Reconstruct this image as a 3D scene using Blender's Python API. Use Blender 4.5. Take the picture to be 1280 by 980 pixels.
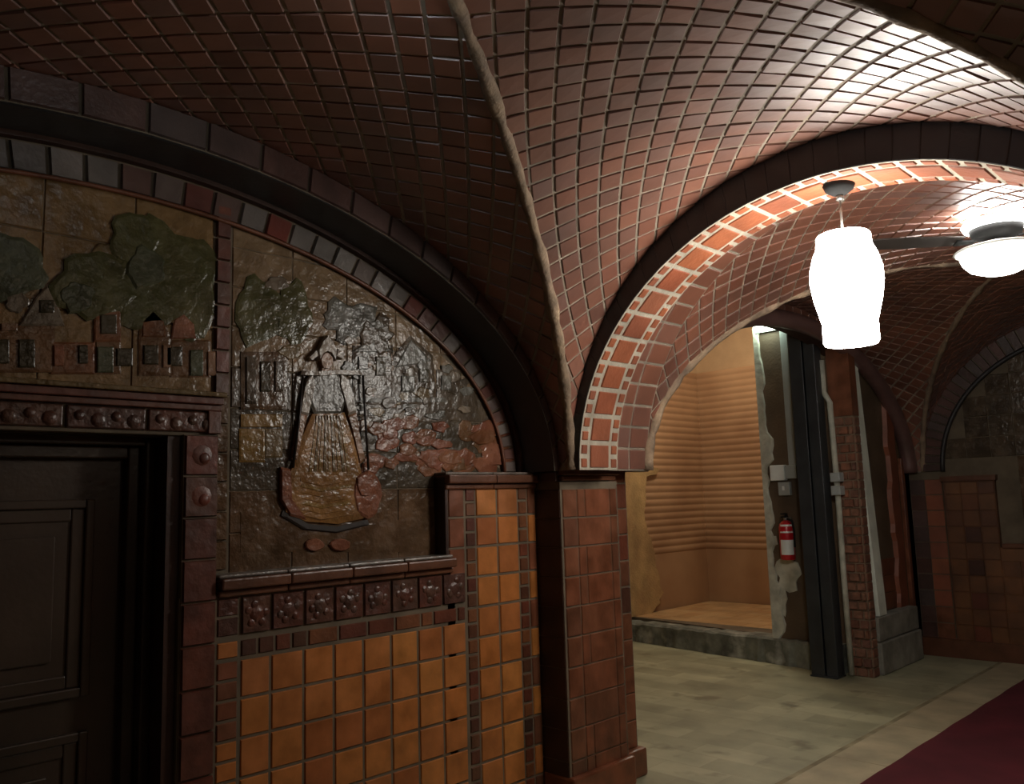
import bpy, bmesh, math, random
from mathutils import Vector, Matrix
random.seed(7)
PI = math.pi
S = bpy.context.scene
for o in list(bpy.data.objects): bpy.data.objects.remove(o)

# ------------------------------------------------------------------ camera
FPX, PITCH, ROLL, YAW, EYE = 1054.6, 7.25, -1.70, 44.28, 1.65
y_, p_, r_ = math.radians(YAW), math.radians(PITCH), math.radians(ROLL)
fw = Vector((-math.sin(y_)*math.cos(p_), math.cos(y_)*math.cos(p_), math.sin(p_)))
rt = Vector((math.cos(y_), math.sin(y_), 0)); up = rt.cross(fw)
cr = rt*math.cos(r_) + up*math.sin(r_); cu = up*math.cos(r_) - rt*math.sin(r_)
cam_d = bpy.data.cameras.new('camera'); cam = bpy.data.objects.new('camera', cam_d)
S.collection.objects.link(cam); S.camera = cam
cam_d.sensor_fit = 'HORIZONTAL'; cam_d.sensor_width = 36; cam_d.lens = 36*FPX/1280; cam_d.clip_start = .02
cam.matrix_world = Matrix(((cr.x, cu.x, -fw.x, 0), (cr.y, cu.y, -fw.y, 0), (cr.z, cu.z, -fw.z, EYE), (0, 0, 0, 1)))

# ------------------------------------------------------------------ light and exposure
EXPOSURE = 0.0
PENDANT_E = 40.0       # emission strength of the pendant glass
FAN_E = 20.0
ADDED_RING_E = 60.0           # emission strength of the ring added above the blades to brighten the vault
AISLE_W = 14.0         # added fill light in the neighbouring aisle, out of view
BULB_E = 110.0
ALCOVE_W = 92.0
WORLD_E = 0.1
vs = S.view_settings
S.display_settings.display_device = 'sRGB'
vs.view_transform = 'Standard'; vs.look = 'None'; vs.exposure = EXPOSURE; vs.gamma = 1; vs.use_curve_mapping = False
w = bpy.data.worlds.new('world'); S.world = w; w.use_nodes = True
w.node_tree.nodes['Background'].inputs[0].default_value = (1, .82, .66, 1)
w.node_tree.nodes['Background'].inputs[1].default_value = WORLD_E

def point_lamp(name, loc, watts, col, radius=.12):
    l = bpy.data.lights.new(name, 'POINT'); l.energy = watts; l.color = col; l.shadow_soft_size = radius
    o = bpy.data.objects.new(name, l); o.location = loc; S.collection.objects.link(o); return o
point_lamp('aisle_fill', (1.6, 2.7, 3.0), AISLE_W, (1, .84, .66), .2)
point_lamp('alcove_lamp', (-4.75, 8.35, 3.75), ALCOVE_W, (1, .90, .74), .2)

# ------------------------------------------------------------------ materials
def srgb(c):
    f = lambda v: v/12.92 if v <= .04045 else ((v+.055)/1.055)**2.4
    return tuple(f(v/255) for v in c)
def mat(name, cols, rough=.5, source='island', noise=.25, nscale=6, bump=0, bscale=40, emit=None, estr=0, metal=0, coat=0, rvar=0, spec=.5):
    """cols: list of linear rgb; each tile (mesh island) picks one"""
    m = bpy.data.materials.new(name); m.use_nodes = True; nt = m.node_tree; N = nt.nodes; L = nt.links
    b = N['Principled BSDF']; b.inputs['Roughness'].default_value = rough; b.inputs['Metallic'].default_value = metal
    b.inputs['Specular IOR Level'].default_value = spec
    if coat: b.inputs['Coat Weight'].default_value = coat; b.inputs['Coat Roughness'].default_value = .42; b.inputs['Coat IOR'].default_value = 1.6
    tc = N.new('ShaderNodeTexCoord')
    if len(cols) > 1:
        r = N.new('ShaderNodeValToRGB'); e = r.color_ramp.elements
        while len(e) < len(cols): e.new(0.5)
        for i, c in enumerate(cols): e[i].position = i/(len(cols)-1); e[i].color = (*c, 1)
        if source == 'island':
            g = N.new('ShaderNodeNewGeometry'); L.new(g.outputs['Random Per Island'], r.inputs[0])
        else:
            n0 = N.new('ShaderNodeTexNoise'); n0.inputs['Scale'].default_value = nscale*.6; n0.inputs['Detail'].default_value = 4
            mp = N.new('ShaderNodeMapRange'); mp.inputs[1].default_value = .3; mp.inputs[2].default_value = .7
            L.new(tc.outputs['Object'], n0.inputs['Vector']); L.new(n0.outputs[0], mp.inputs[0]); L.new(mp.outputs[0], r.inputs[0])
        col = r.outputs[0]
    else:
        c = N.new('ShaderNodeRGB'); c.outputs[0].default_value = (*cols[0], 1); col = c.outputs[0]
    if noise:
        n = N.new('ShaderNodeTexNoise'); n.inputs['Scale'].default_value = nscale; n.inputs['Detail'].default_value = 5
        mr = N.new('ShaderNodeMapRange'); mr.inputs[1].default_value = .3; mr.inputs[2].default_value = .7
        mr.inputs[3].default_value = 1-noise; mr.inputs[4].default_value = 1+noise
        mx = N.new('ShaderNodeMix'); mx.data_type = 'RGBA'; mx.blend_type = 'MULTIPLY'; mx.inputs[0].default_value = 1
        L.new(tc.outputs['Object'], n.inputs['Vector']); L.new(n.outputs[0], mr.inputs[0])
        L.new(col, mx.inputs[6]); L.new(mr.outputs[0], mx.inputs[7]); col = mx.outputs[2]
    L.new(col, b.inputs['Base Color'])
    if rvar:
        n3 = N.new('ShaderNodeTexNoise'); n3.inputs['Scale'].default_value = 9; n3.inputs['Detail'].default_value = 3
        m3 = N.new('ShaderNodeMapRange'); m3.inputs[1].default_value = .3; m3.inputs[2].default_value = .7
        m3.inputs[3].default_value = max(.05, rough-rvar); m3.inputs[4].default_value = rough+rvar
        L.new(tc.outputs['Object'], n3.inputs['Vector']); L.new(n3.outputs[0], m3.inputs[0]); L.new(m3.outputs[0], b.inputs['Roughness'])
    if bump:
        n2 = N.new('ShaderNodeTexNoise'); n2.inputs['Scale'].default_value = bscale; n2.inputs['Detail'].default_value = 3
        bp = N.new('ShaderNodeBump'); bp.inputs['Strength'].default_value = bump; bp.inputs['Distance'].default_value = .01
        L.new(tc.outputs['Object'], n2.inputs['Vector']); L.new(n2.outputs[0], bp.inputs['Height']); L.new(bp.outputs[0], b.inputs['Normal'])
    if emit:
        b.inputs['Emission Color'].default_value = (*emit, 1); b.inputs['Emission Strength'].default_value = estr
    return m
M = {}
M['grout'] = mat('pale_grout', [(.25, .205, .155)], .85, noise=.35, nscale=3, bump=.3)
M['ridge'] = mat('groin_mortar', [(.30, .21, .13), (.17, .12, .085)], .85, source='noise', noise=.4, nscale=9, bump=.8)
M['groutdark'] = mat('dim_grout', [(.13, .10, .065)], .85, noise=.3)
M['vault'] = mat('vault_brick', [(.125, .046, .028), (.165, .060, .035), (.21, .078, .044), (.14, .063, .044), (.19, .062, .034)], .5, noise=.3, nscale=2.2, bump=.2, bscale=22, rvar=.05, coat=1)
M['orange'] = mat('orange_brick', [(.23, .062, .03), (.28, .085, .035), (.20, .06, .03), (.26, .095, .05)], .55, noise=.2, bump=.3)
M['ringtile'] = mat('arch_ring_tile', [(.06, .035, .03), (.09, .04, .03), (.075, .055, .05), (.10, .045, .035)], .35, noise=.3, bump=.3)
M['edgetile'] = mat('glazed_edge_tile', [(.08, .03, .02), (.12, .10, .09), (.16, .14, .125), (.10, .07, .06), (.14, .03, .02)], .3, noise=.3, bump=.6, bscale=14)
M['arcedge'] = mat('glazed_round_edge', [(.12, .06, .055), (.15, .08, .07)], .22, source='noise', noise=.2, coat=.8)
M['black'] = mat('black_glaze_and_shade', [(.028, .026, .026), (.034, .031, .030)], .42, noise=.2, bump=.1)  # black glaze on the cross arch; painted-in shade on the wall arch soffit
M['shadetile'] = mat('shade_dark_tile', [(.035, .015, .010), (.045, .018, .011)], .45, noise=.3, bump=.2)  # shade of unlit side faces and reveals put into a darker tile colour
M['wains'] = mat('wainscot_tile', [(.37, .125, .030), (.45, .175, .040), (.31, .095, .027), (.41, .15, .036), (.42, .14, .030), (.34, .125, .040)], .42, noise=.28, nscale=9, bump=.3, bscale=12, rvar=.1)
M['small'] = mat('small_dark_tile', [(.085, .024, .014), (.15, .042, .020), (.055, .022, .014), (.20, .07, .025), (.045, .025, .018)], .4, noise=.3, bump=.3)
M['redtile'] = mat('oxblood_tile', [(.13, .044, .021), (.18, .058, .026), (.15, .055, .026), (.11, .042, .022)], .4, noise=.35, nscale=9, bump=.4, bscale=14, rvar=.1)
M['jambtile'] = mat('door_surround_tile', [(.11, .032, .02), (.095, .042, .026), (.15, .036, .02), (.085, .032, .022)], .4, noise=.35, nscale=12, bump=.5, bscale=18)
M['frieze'] = mat('relief_frieze_tile', [(.075, .030, .020), (.085, .045, .03), (.10, .032, .020), (.065, .034, .026)], .34, noise=.4, nscale=18, bump=1, bscale=24)
M['ledge'] = mat('ledge_tile', [(.13, .050, .024), (.10, .040, .021), (.15, .056, .027)], .35, noise=.3, bump=.3)
M['greyledge'] = mat('grey_ledge_top', [(.16, .13, .11), (.20, .17, .14), (.11, .09, .075)], .3, noise=.4, nscale=15, bump=.6)  # greyer, paler tone along the ledge tops
M['door'] = mat('black_brown_door_paint', [(.055, .038, .027)], .32, noise=.3, nscale=3, bump=.1)
M['doorframe'] = mat('door_frame_wood', [(.042, .028, .019)], .3, noise=.3, bump=.1)
def mural(name, c, c2, **k): return mat(name, [c, c2], k.pop('rough', .26), source='noise', noise=.35, nscale=k.pop('ns', 9), bump=k.pop('bump', .8), bscale=k.pop('bs', 22), rvar=.06, spec=.32)
M['sky'] = mural('mural_sky_glaze', (.16, .095, .040), (.20, .12, .052))
M['skyr'] = mural('mural_sky_pale_glaze', (.15, .095, .048), (.19, .125, .07))
M['tree'] = mural('mural_tree_glaze', (.055, .055, .020), (.085, .075, .030))
M['treel'] = mural('mural_light_tree_glaze', (.075, .078, .045), (.05, .052, .028))
M['tan'] = mural('mural_tan_glaze', (.16, .11, .05), (.11, .07, .03))
M['house'] = mural('mural_red_house_glaze', (.17, .065, .028), (.13, .055, .025))
M['house2'] = mural('mural_brown_house_glaze', (.11, .055, .024), (.14, .07, .032))
M['gable'] = mural('mural_pale_gable_glaze', (.17, .13, .09), (.11, .085, .06))
M['window'] = mural('mural_window_glaze', (.035, .028, .014), (.05, .038, .02))
M['greygl'] = mural('mural_grey_glaze', (.075, .07, .058), (.125, .115, .095), rough=.27)
M['darkgl'] = mural('mural_dark_glaze', (.055, .040, .026), (.09, .062, .038))
M['redfield'] = mural('mural_red_field_glaze', (.15, .048, .026), (.20, .08, .042))
M['ochre'] = mural('mural_ochre_glaze', (.24, .14, .04), (.16, .09, .03))
M['ground'] = mural('mural_ground_glaze', (.075, .045, .024), (.11, .06, .03))
M['ground2'] = mural('mural_dark_ground_glaze', (.05, .040, .028), (.075, .055, .034))
M['skirt'] = mural('mural_skirt_glaze', (.26, .13, .04), (.18, .09, .035))
M['skin'] = mural('mural_skin_glaze', (.22, .12, .07), (.17, .09, .05))
M['blouse'] = mural('mural_blouse_glaze', (.10, .09, .075), (.17, .155, .13), rough=.28)
M['cap'] = mural('mural_cap_glaze', (.26, .22, .18), (.18, .15, .12), rough=.25)
M['pail'] = mural('mural_pail_glaze', (.17, .06, .035), (.22, .09, .05))
M['line'] = mat('mural_dark_line', [(.02, .014, .011)], .4, noise=.2)
M['wainsdim'] = mat('dimmed_wainscot_tile', [(.12, .045, .016), (.15, .06, .02), (.10, .036, .014)], .5, noise=.3, bump=.3)  # wainscot tile darkened to put the end wall's dim light into its colour
M['brickinf'] = mat('infill_brick', [(.17, .065, .038), (.22, .085, .045), (.19, .09, .055), (.24, .11, .065), (.13, .055, .04)], .8, noise=.4, nscale=14, bump=.6)
M['stubmortar'] = mat('brown_mortar', [(.20, .14, .09)], .9, noise=.3, bump=.6)
M['mortar'] = mat('rough_mortar', [(.36, .32, .25)], .9, noise=.3, bump=.6)
M['plaster'] = mat('broken_plaster', [(.55, .55, .46), (.42, .40, .31)], .85, source='noise', noise=.3, nscale=8, bump=.8, bscale=20)
M['brownpanel'] = mat('brown_painted_wall', [(.10, .065, .036), (.13, .085, .05)], .7, source='noise', noise=.3, nscale=3, bump=.3)
M['steel'] = mat('dark_painted_steel', [(.022, .024, .026), (.035, .038, .040)], .42, source='noise', noise=.3, nscale=5, bump=.2)
M['concrete'] = mat('grey_concrete', [(.20, .19, .155), (.31, .30, .25)], .9, source='noise', noise=.35, nscale=5, bump=.6)
M['curb'] = mat('worn_concrete_curb', [(.11, .12, .10), (.22, .23, .19), (.13, .135, .11), (.42, .42, .36)], .85, source='noise', noise=.4, nscale=5, bump=.8)
M['whitewood'] = mat('white_painted_board', [(.72, .75, .64)], .6, noise=.15, bump=.1)
M['white'] = mat('white_enamel', [(.78, .80, .76)], .5, noise=.08)
M['grey'] = mat('grey_enamel', [(.36, .38, .36)], .5, noise=.1)
M['red'] = mat('red_enamel', [(.50, .012, .02)], .3, noise=.1)
M['metal'] = mat('dull_metal', [(.3, .29, .27)], .35, noise=.1, metal=.8)
M['bronze'] = mat('dark_bronze', [(.015, .015, .015)], .9, noise=.1, spec=.15)
M['blade'] = mat('dark_fan_blade_wood', [(.035, .028, .024)], .5, noise=.2)
M['pglass'] = mat('lit_frosted_glass', [(.9, .92, .95)], .5, noise=0, emit=(1.0, .955, .87), estr=PENDANT_E)
M['fglass'] = mat('lit_opal_glass', [(.9, .9, .88)], .5, noise=0, emit=(1.0, .97, .90), estr=FAN_E)
M['ringglow'] = mat('added_ring_glow', [(.9, .9, .88)], .5, noise=0, emit=(1.0, .97, .92), estr=ADDED_RING_E)
M['uglass'] = mat('lit_tube_glass', [(.9, .9, .88)], .5, noise=0, emit=(.80, 1.0, .84), estr=35)
M['bulb'] = mat('lit_bulb_glass', [(.9, .9, .9)], .5, noise=0, emit=(.82, .95, 1.0), estr=BULB_E)
M['carpet'] = mat('maroon_carpet', [(.085, .008, .016), (.12, .012, .022)], .95, source='noise', noise=.15, nscale=4, bump=.5, bscale=300)
M['ribbed'] = None
M['smoothtan'] = mat('smooth_tan_plaster', [(.42, .28, .15), (.36, .22, .11)], .8, source='noise', noise=.2, nscale=2, bump=.3)
M['peel'] = mat('peeled_yellow_plaster', [(.42, .27, .11), (.33, .19, .08)], .85, source='noise', noise=.25, nscale=5, bump=.6)
M['platform'] = mat('platform_tile', [(.44, .26, .11), (.50, .32, .15), (.40, .22, .09)], .6, noise=.2, nscale=3)

def brick_mat(name, c1, c2, mortar, bw, bh, ms, rough, offset=.5, stain=None, squash=1):
    m = bpy.data.materials.new(name); m.use_nodes = True; nt = m.node_tree; N = nt.nodes; L = nt.links
    b = N['Principled BSDF']; b.inputs['Roughness'].default_value = rough
    tc = N.new('ShaderNodeTexCoord'); br = N.new('ShaderNodeTexBrick'); br.offset = offset
    br.inputs['Color1'].default_value = (*c1, 1); br.inputs['Color2'].default_value = (*c2, 1); br.inputs['Mortar'].default_value = (*mortar, 1)
    br.inputs['Scale'].default_value = 1; br.inputs['Brick Width'].default_value = bw; br.inputs['Row Height'].default_value = bh; br.inputs['Mortar Size'].default_value = ms
    n = N.new('ShaderNodeTexNoise'); n.inputs['Scale'].default_value = 2.3; n.inputs['Detail'].default_value = 6
    mr = N.new('ShaderNodeMapRange'); mr.inputs[1].default_value = .3; mr.inputs[2].default_value = .7; mr.inputs[3].default_value = .72; mr.inputs[4].default_value = 1.25
    mx = N.new('ShaderNodeMix'); mx.data_type = 'RGBA'; mx.blend_type = 'MULTIPLY'; mx.inputs[0].default_value = 1
    L.new(tc.outputs['Object'], br.inputs['Vector']); L.new(tc.outputs['Object'], n.inputs['Vector']); L.new(n.outputs[0], mr.inputs[0])
    L.new(br.outputs[0], mx.inputs[6]); L.new(mr.outputs[0], mx.inputs[7]); col = mx.outputs[2]
    if stain:
        n2 = N.new('ShaderNodeTexNoise'); n2.inputs['Scale'].default_value = 3.2; n2.inputs['Detail'].default_value = 3
        r2 = N.new('ShaderNodeMapRange'); r2.inputs[1].default_value = .60; r2.inputs[2].default_value = .72
        m2 = N.new('ShaderNodeMix'); m2.data_type = 'RGBA'; m2.inputs[7].default_value = (*stain, 1)
        L.new(tc.outputs['Object'], n2.inputs['Vector']); L.new(n2.outputs[0], r2.inputs[0]); L.new(r2.outputs[0], m2.inputs[0]); L.new(col, m2.inputs[6]); col = m2.outputs[2]
    L.new(col, b.inputs['Base Color'])
    bp = N.new('ShaderNodeBump'); bp.inputs['Strength'].default_value = .4; bp.inputs['Distance'].default_value = .004
    L.new(br.outputs[1], bp.inputs['Height']); bp.invert = True; L.new(bp.outputs[0], b.inputs['Normal'])
    return m
M['floor'] = brick_mat('floor_tile', (.43, .42, .27), (.31, .30, .19), (.35, .335, .215), .46, .23, .004, .5, stain=(.21, .195, .12))
M['jointline'] = mat('floor_joint', [(.20, .17, .10), (.36, .32, .20)], .8, source='noise', noise=.3, nscale=6)
M['border'] = mat('floor_border_strip', [(.46, .40, .26), (.38, .33, .21)], .6, source='noise', noise=.2, nscale=4)
def ribbed_mat():
    m = bpy.data.materials.new('ribbed_orange_tile'); m.use_nodes = True; nt = m.node_tree; N = nt.nodes; L = nt.links
    b = N['Principled BSDF']; b.inputs['Roughness'].default_value = .7
    tc = N.new('ShaderNodeTexCoord'); n = N.new('ShaderNodeTexNoise'); n.inputs['Scale'].default_value = 1.1; n.inputs['Detail'].default_value = 4
    r = N.new('ShaderNodeValToRGB'); e = r.color_ramp.elements
    e[0].position = .32; e[0].color = (.29, .15, .07, 1); e[1].position = .68; e[1].color = (.44, .26, .13, 1)
    L.new(tc.outputs['Object'], n.inputs['Vector']); L.new(n.outputs[0], r.inputs[0]); L.new(r.outputs[0], b.inputs['Base Color'])
    return m
M['ribbed'] = ribbed_mat()

# ------------------------------------------------------------------ helpers
class MB:
    def __init__(s): s.v = []; s.f = []; s.m = []; s.sm = []; s.mats = []
    def mi(s, m):
        if m not in s.mats: s.mats.append(m)
        return s.mats.index(m)
    def face(s, pts, m, smooth=False):
        i = len(s.v); s.v += [tuple(p) for p in pts]; s.f.append(tuple(range(i, i+len(pts)))); s.m.append(s.mi(m)); s.sm.append(smooth)
    def mesh(s, verts, faces, m, smooth=False):
        i = len(s.v); s.v += [tuple(p) for p in verts]; k = s.mi(m)
        for f in faces: s.f.append(tuple(i+j for j in f)); s.m.append(k); s.sm.append(smooth)
    def box(s, a, b, m):
        (x0, y0, z0), (x1, y1, z1) = a, b
        x0, x1 = sorted((x0, x1)); y0, y1 = sorted((y0, y1)); z0, z1 = sorted((z0, z1))
        s.mesh([(x0,y0,z0),(x1,y0,z0),(x1,y1,z0),(x0,y1,z0),(x0,y0,z1),(x1,y0,z1),(x1,y1,z1),(x0,y1,z1)],
               [(0,3,2,1),(4,5,6,7),(0,1,5,4),(1,2,6,5),(2,3,7,6),(3,0,4,7)], m)
    def tile(s, p, m, gap=.008, lift=.006, tilt=.0, to=None):
        """raised tile over quad p (ccw seen from the front)"""
        p = [Vector(q) for q in p]; c = sum(p, Vector())/4
        n = (p[2]-p[0]).cross(p[3]-p[1])
        if n.length < 1e-9: return
        n.normalize()
        if to is not None and n.dot(Vector(to)-c) < 0: p = [p[1], p[0], p[3], p[2]]; n = -n
        w = ((p[1]-p[0]).length+(p[2]-p[3]).length)/2; h = ((p[3]-p[0]).length+(p[2]-p[1]).length)/2
        if min(w, h) < gap*1.6: return
        e1 = (p[1]-p[0]+p[2]-p[3]).normalized(); e2 = (p[3]-p[0]+p[2]-p[1]).normalized()
        def ins(d, l):
            out = []
            for q, (a, b) in zip(p, ((1,1),(-1,1),(-1,-1),(1,-1))): out.append(q+e1*a*d+e2*b*d+n*l)
            return out
        base = ins(gap/2, 0); top = ins(gap/2+.004, lift)
        if tilt:
            ta, tb = random.uniform(-tilt, tilt), random.uniform(-tilt, tilt)
            top = [q+n*((q-c).dot(e1)*ta+(q-c).dot(e2)*tb) for q in top]
        s.mesh(base+top, [(4,5,6,7),(0,1,5,4),(1,2,6,5),(2,3,7,6),(3,0,4,7)], m)
    def strip(s, A, B, m, smooth=True):
        n = len(A); s.mesh(list(A)+list(B), [(i, i+1, n+i+1, n+i) for i in range(n-1)], m, smooth)
    def tube(s, pts, rad, m, seg=10):
        pts = [Vector(p) for p in pts]; rads = rad if isinstance(rad, (list, tuple)) else [rad]*len(pts)
        V = []; Fs = []
        for i, p in enumerate(pts):
            d = (pts[min(i+1, len(pts)-1)]-pts[max(i-1, 0)]).normalized()
            a = d.orthogonal().normalized() if i == 0 else (pa - d*pa.dot(d)).normalized()
            pa = a; b = d.cross(a)
            for k in range(seg): V.append(p+(a*math.cos(2*PI*k/seg)+b*math.sin(2*PI*k/seg))*rads[i])
        for i in range(len(pts)-1):
            for k in range(seg): Fs.append((i*seg+k, i*seg+(k+1) % seg, (i+1)*seg+(k+1) % seg, (i+1)*seg+k))
        Fs.append(tuple(reversed(range(seg)))); Fs.append(tuple(range((len(pts)-1)*seg, len(pts)*seg)))
        s.mesh(V, Fs, m, True)
    def lathe(s, prof, m, c=(0,0,0), seg=28, smooth=True):
        V = []; Fs = []
        for r, z in prof:
            for k in range(seg): V.append((c[0]+r*math.cos(2*PI*k/seg), c[1]+r*math.sin(2*PI*k/seg), c[2]+z))
        for i in range(len(prof)-1):
            for k in range(seg): Fs.append((i*seg+k, i*seg+(k+1) % seg, (i+1)*seg+(k+1) % seg, (i+1)*seg+k))
        if prof[0][0] > .001: Fs.append(tuple(reversed(range(seg))))
        if prof[-1][0] > .001: Fs.append(tuple(range((len(prof)-1)*seg, len(prof)*seg)))
        s.mesh(V, Fs, m, smooth)
    def relief(s, poly, x, th, m, inset=.88):
        """raised, rounded outline on a wall facing +X: poly of (y, z)"""
        ar = sum(poly[i][0]*poly[(i+1) % len(poly)][1]-poly[(i+1) % len(poly)][0]*poly[i][1] for i in range(len(poly)))
        if ar < 0: poly = poly[::-1]
        n = len(poly); cy = sum(p[0] for p in poly)/n; cz = sum(p[1] for p in poly)/n
        th *= .55
        V = [(x-.004, a, b) for a, b in poly]+[(x+th*.7, a, b) for a, b in poly]+[(x+th, cy+(a-cy)*inset, cz+(b-cz)*inset) for a, b in poly]
        Fs = []
        for L in (0, 1):
            for i in range(n): Fs.append((L*n+i, L*n+(i+1) % n, (L+1)*n+(i+1) % n, (L+1)*n+i))
        Fs.append(tuple(range(2*n, 3*n))); s.mesh(V, Fs, m)
    def boss(s, c, r, h, m, n=(1,0,0)):
        """low round boss"""
        n = Vector(n); a = n.orthogonal().normalized(); b = n.cross(a); c = Vector(c); V = []; Fs = []; seg = 10
        for rr, hh in ((1, 0), (.8, .6), (.45, .95)):
            for k in range(seg): V.append(c+(a*math.cos(2*PI*k/seg)+b*math.sin(2*PI*k/seg))*r*rr+n*h*hh)
        V.append(c+n*h)
        for L in (0, 1):
            for k in range(seg): Fs.append((L*seg+k, L*seg+(k+1) % seg, (L+1)*seg+(k+1) % seg, (L+1)*seg+k))
        for k in range(seg): Fs.append((2*seg+k, 2*seg+(k+1) % seg, 3*seg))
        s.mesh(V, Fs, m, True)
    def build(s, name, parent=None, bevel=0):
        me = bpy.data.meshes.new(name); me.from_pydata(s.v, [], s.f)
        for m in s.mats: me.materials.append(m)
        me.polygons.foreach_set('material_index', s.m); me.polygons.foreach_set('use_smooth', s.sm); me.update()
        o = bpy.data.objects.new(name, me); S.collection.objects.link(o)
        if parent: o.parent = parent
        if bevel:
            b = o.modifiers.new('bevel', 'BEVEL'); b.width = bevel; b.segments = 2; b.limit_method = 'ANGLE'
        return o
def tag(o, label, cat, group=None):
    o['label'] = label; o['category'] = cat
    if group: o['group'] = group
    return o
def struct(o): o['kind'] = 'structure'; return o
def empty(name):
    o = bpy.data.objects.new(name, None); S.collection.objects.link(o); return o
def arc(xc_or_yc, a, b, fixed, t0, t1, n, axis):
    """points of a half-ellipse springing at z=1.8; axis 'x': wall arch in plane X=fixed; axis 'y': arch in plane Y=fixed"""
    out = []
    for i in range(n+1):
        t = t0+(t1-t0)*i/n; u = xc_or_yc+a*math.cos(t); z = 1.8+b*math.sin(t)
        out.append(Vector((fixed, u, z)) if axis == 'x' else Vector((u, fixed, z)))
    return out

XF, XW, XM = -3.14, -3.33, -3.41     # pier front, wainscot face, mural face
XC, AX, BZ, SPR = -1.55, 1.5, 1.42, 1.8
Y1C, AY = 1.25, 2.33                   # bay with the murals
Y2C, AY2 = 6.70, 2.40                  # bay with the fan
YP0, YP1, YEND = 3.58, 4.30, 9.10

# ------------------------------------------------------------------ floor
f = MB(); f.box((-7.2, -2.6, -.12), (4.2, 9.2, 0), M['floor']); f.box((-7.2, 9.2, -.12), (-3.3, 10.6, 0), M['floor'])
struct(f.build('floor'))
t = MB(); t.box((-2.47, -2.5, .0), (-2.0, 9.08, .003), M['border']); t.box((-2.50, -2.5, 0), (-2.465, 9.08, .0035), M['jointline'])
for k in range(12): t.box((-2.464, -2.3+k*.95, .003), (-2.13, -2.295+k*.95, .0036), M['jointline'])
struct(t.build('trim_1'))

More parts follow.
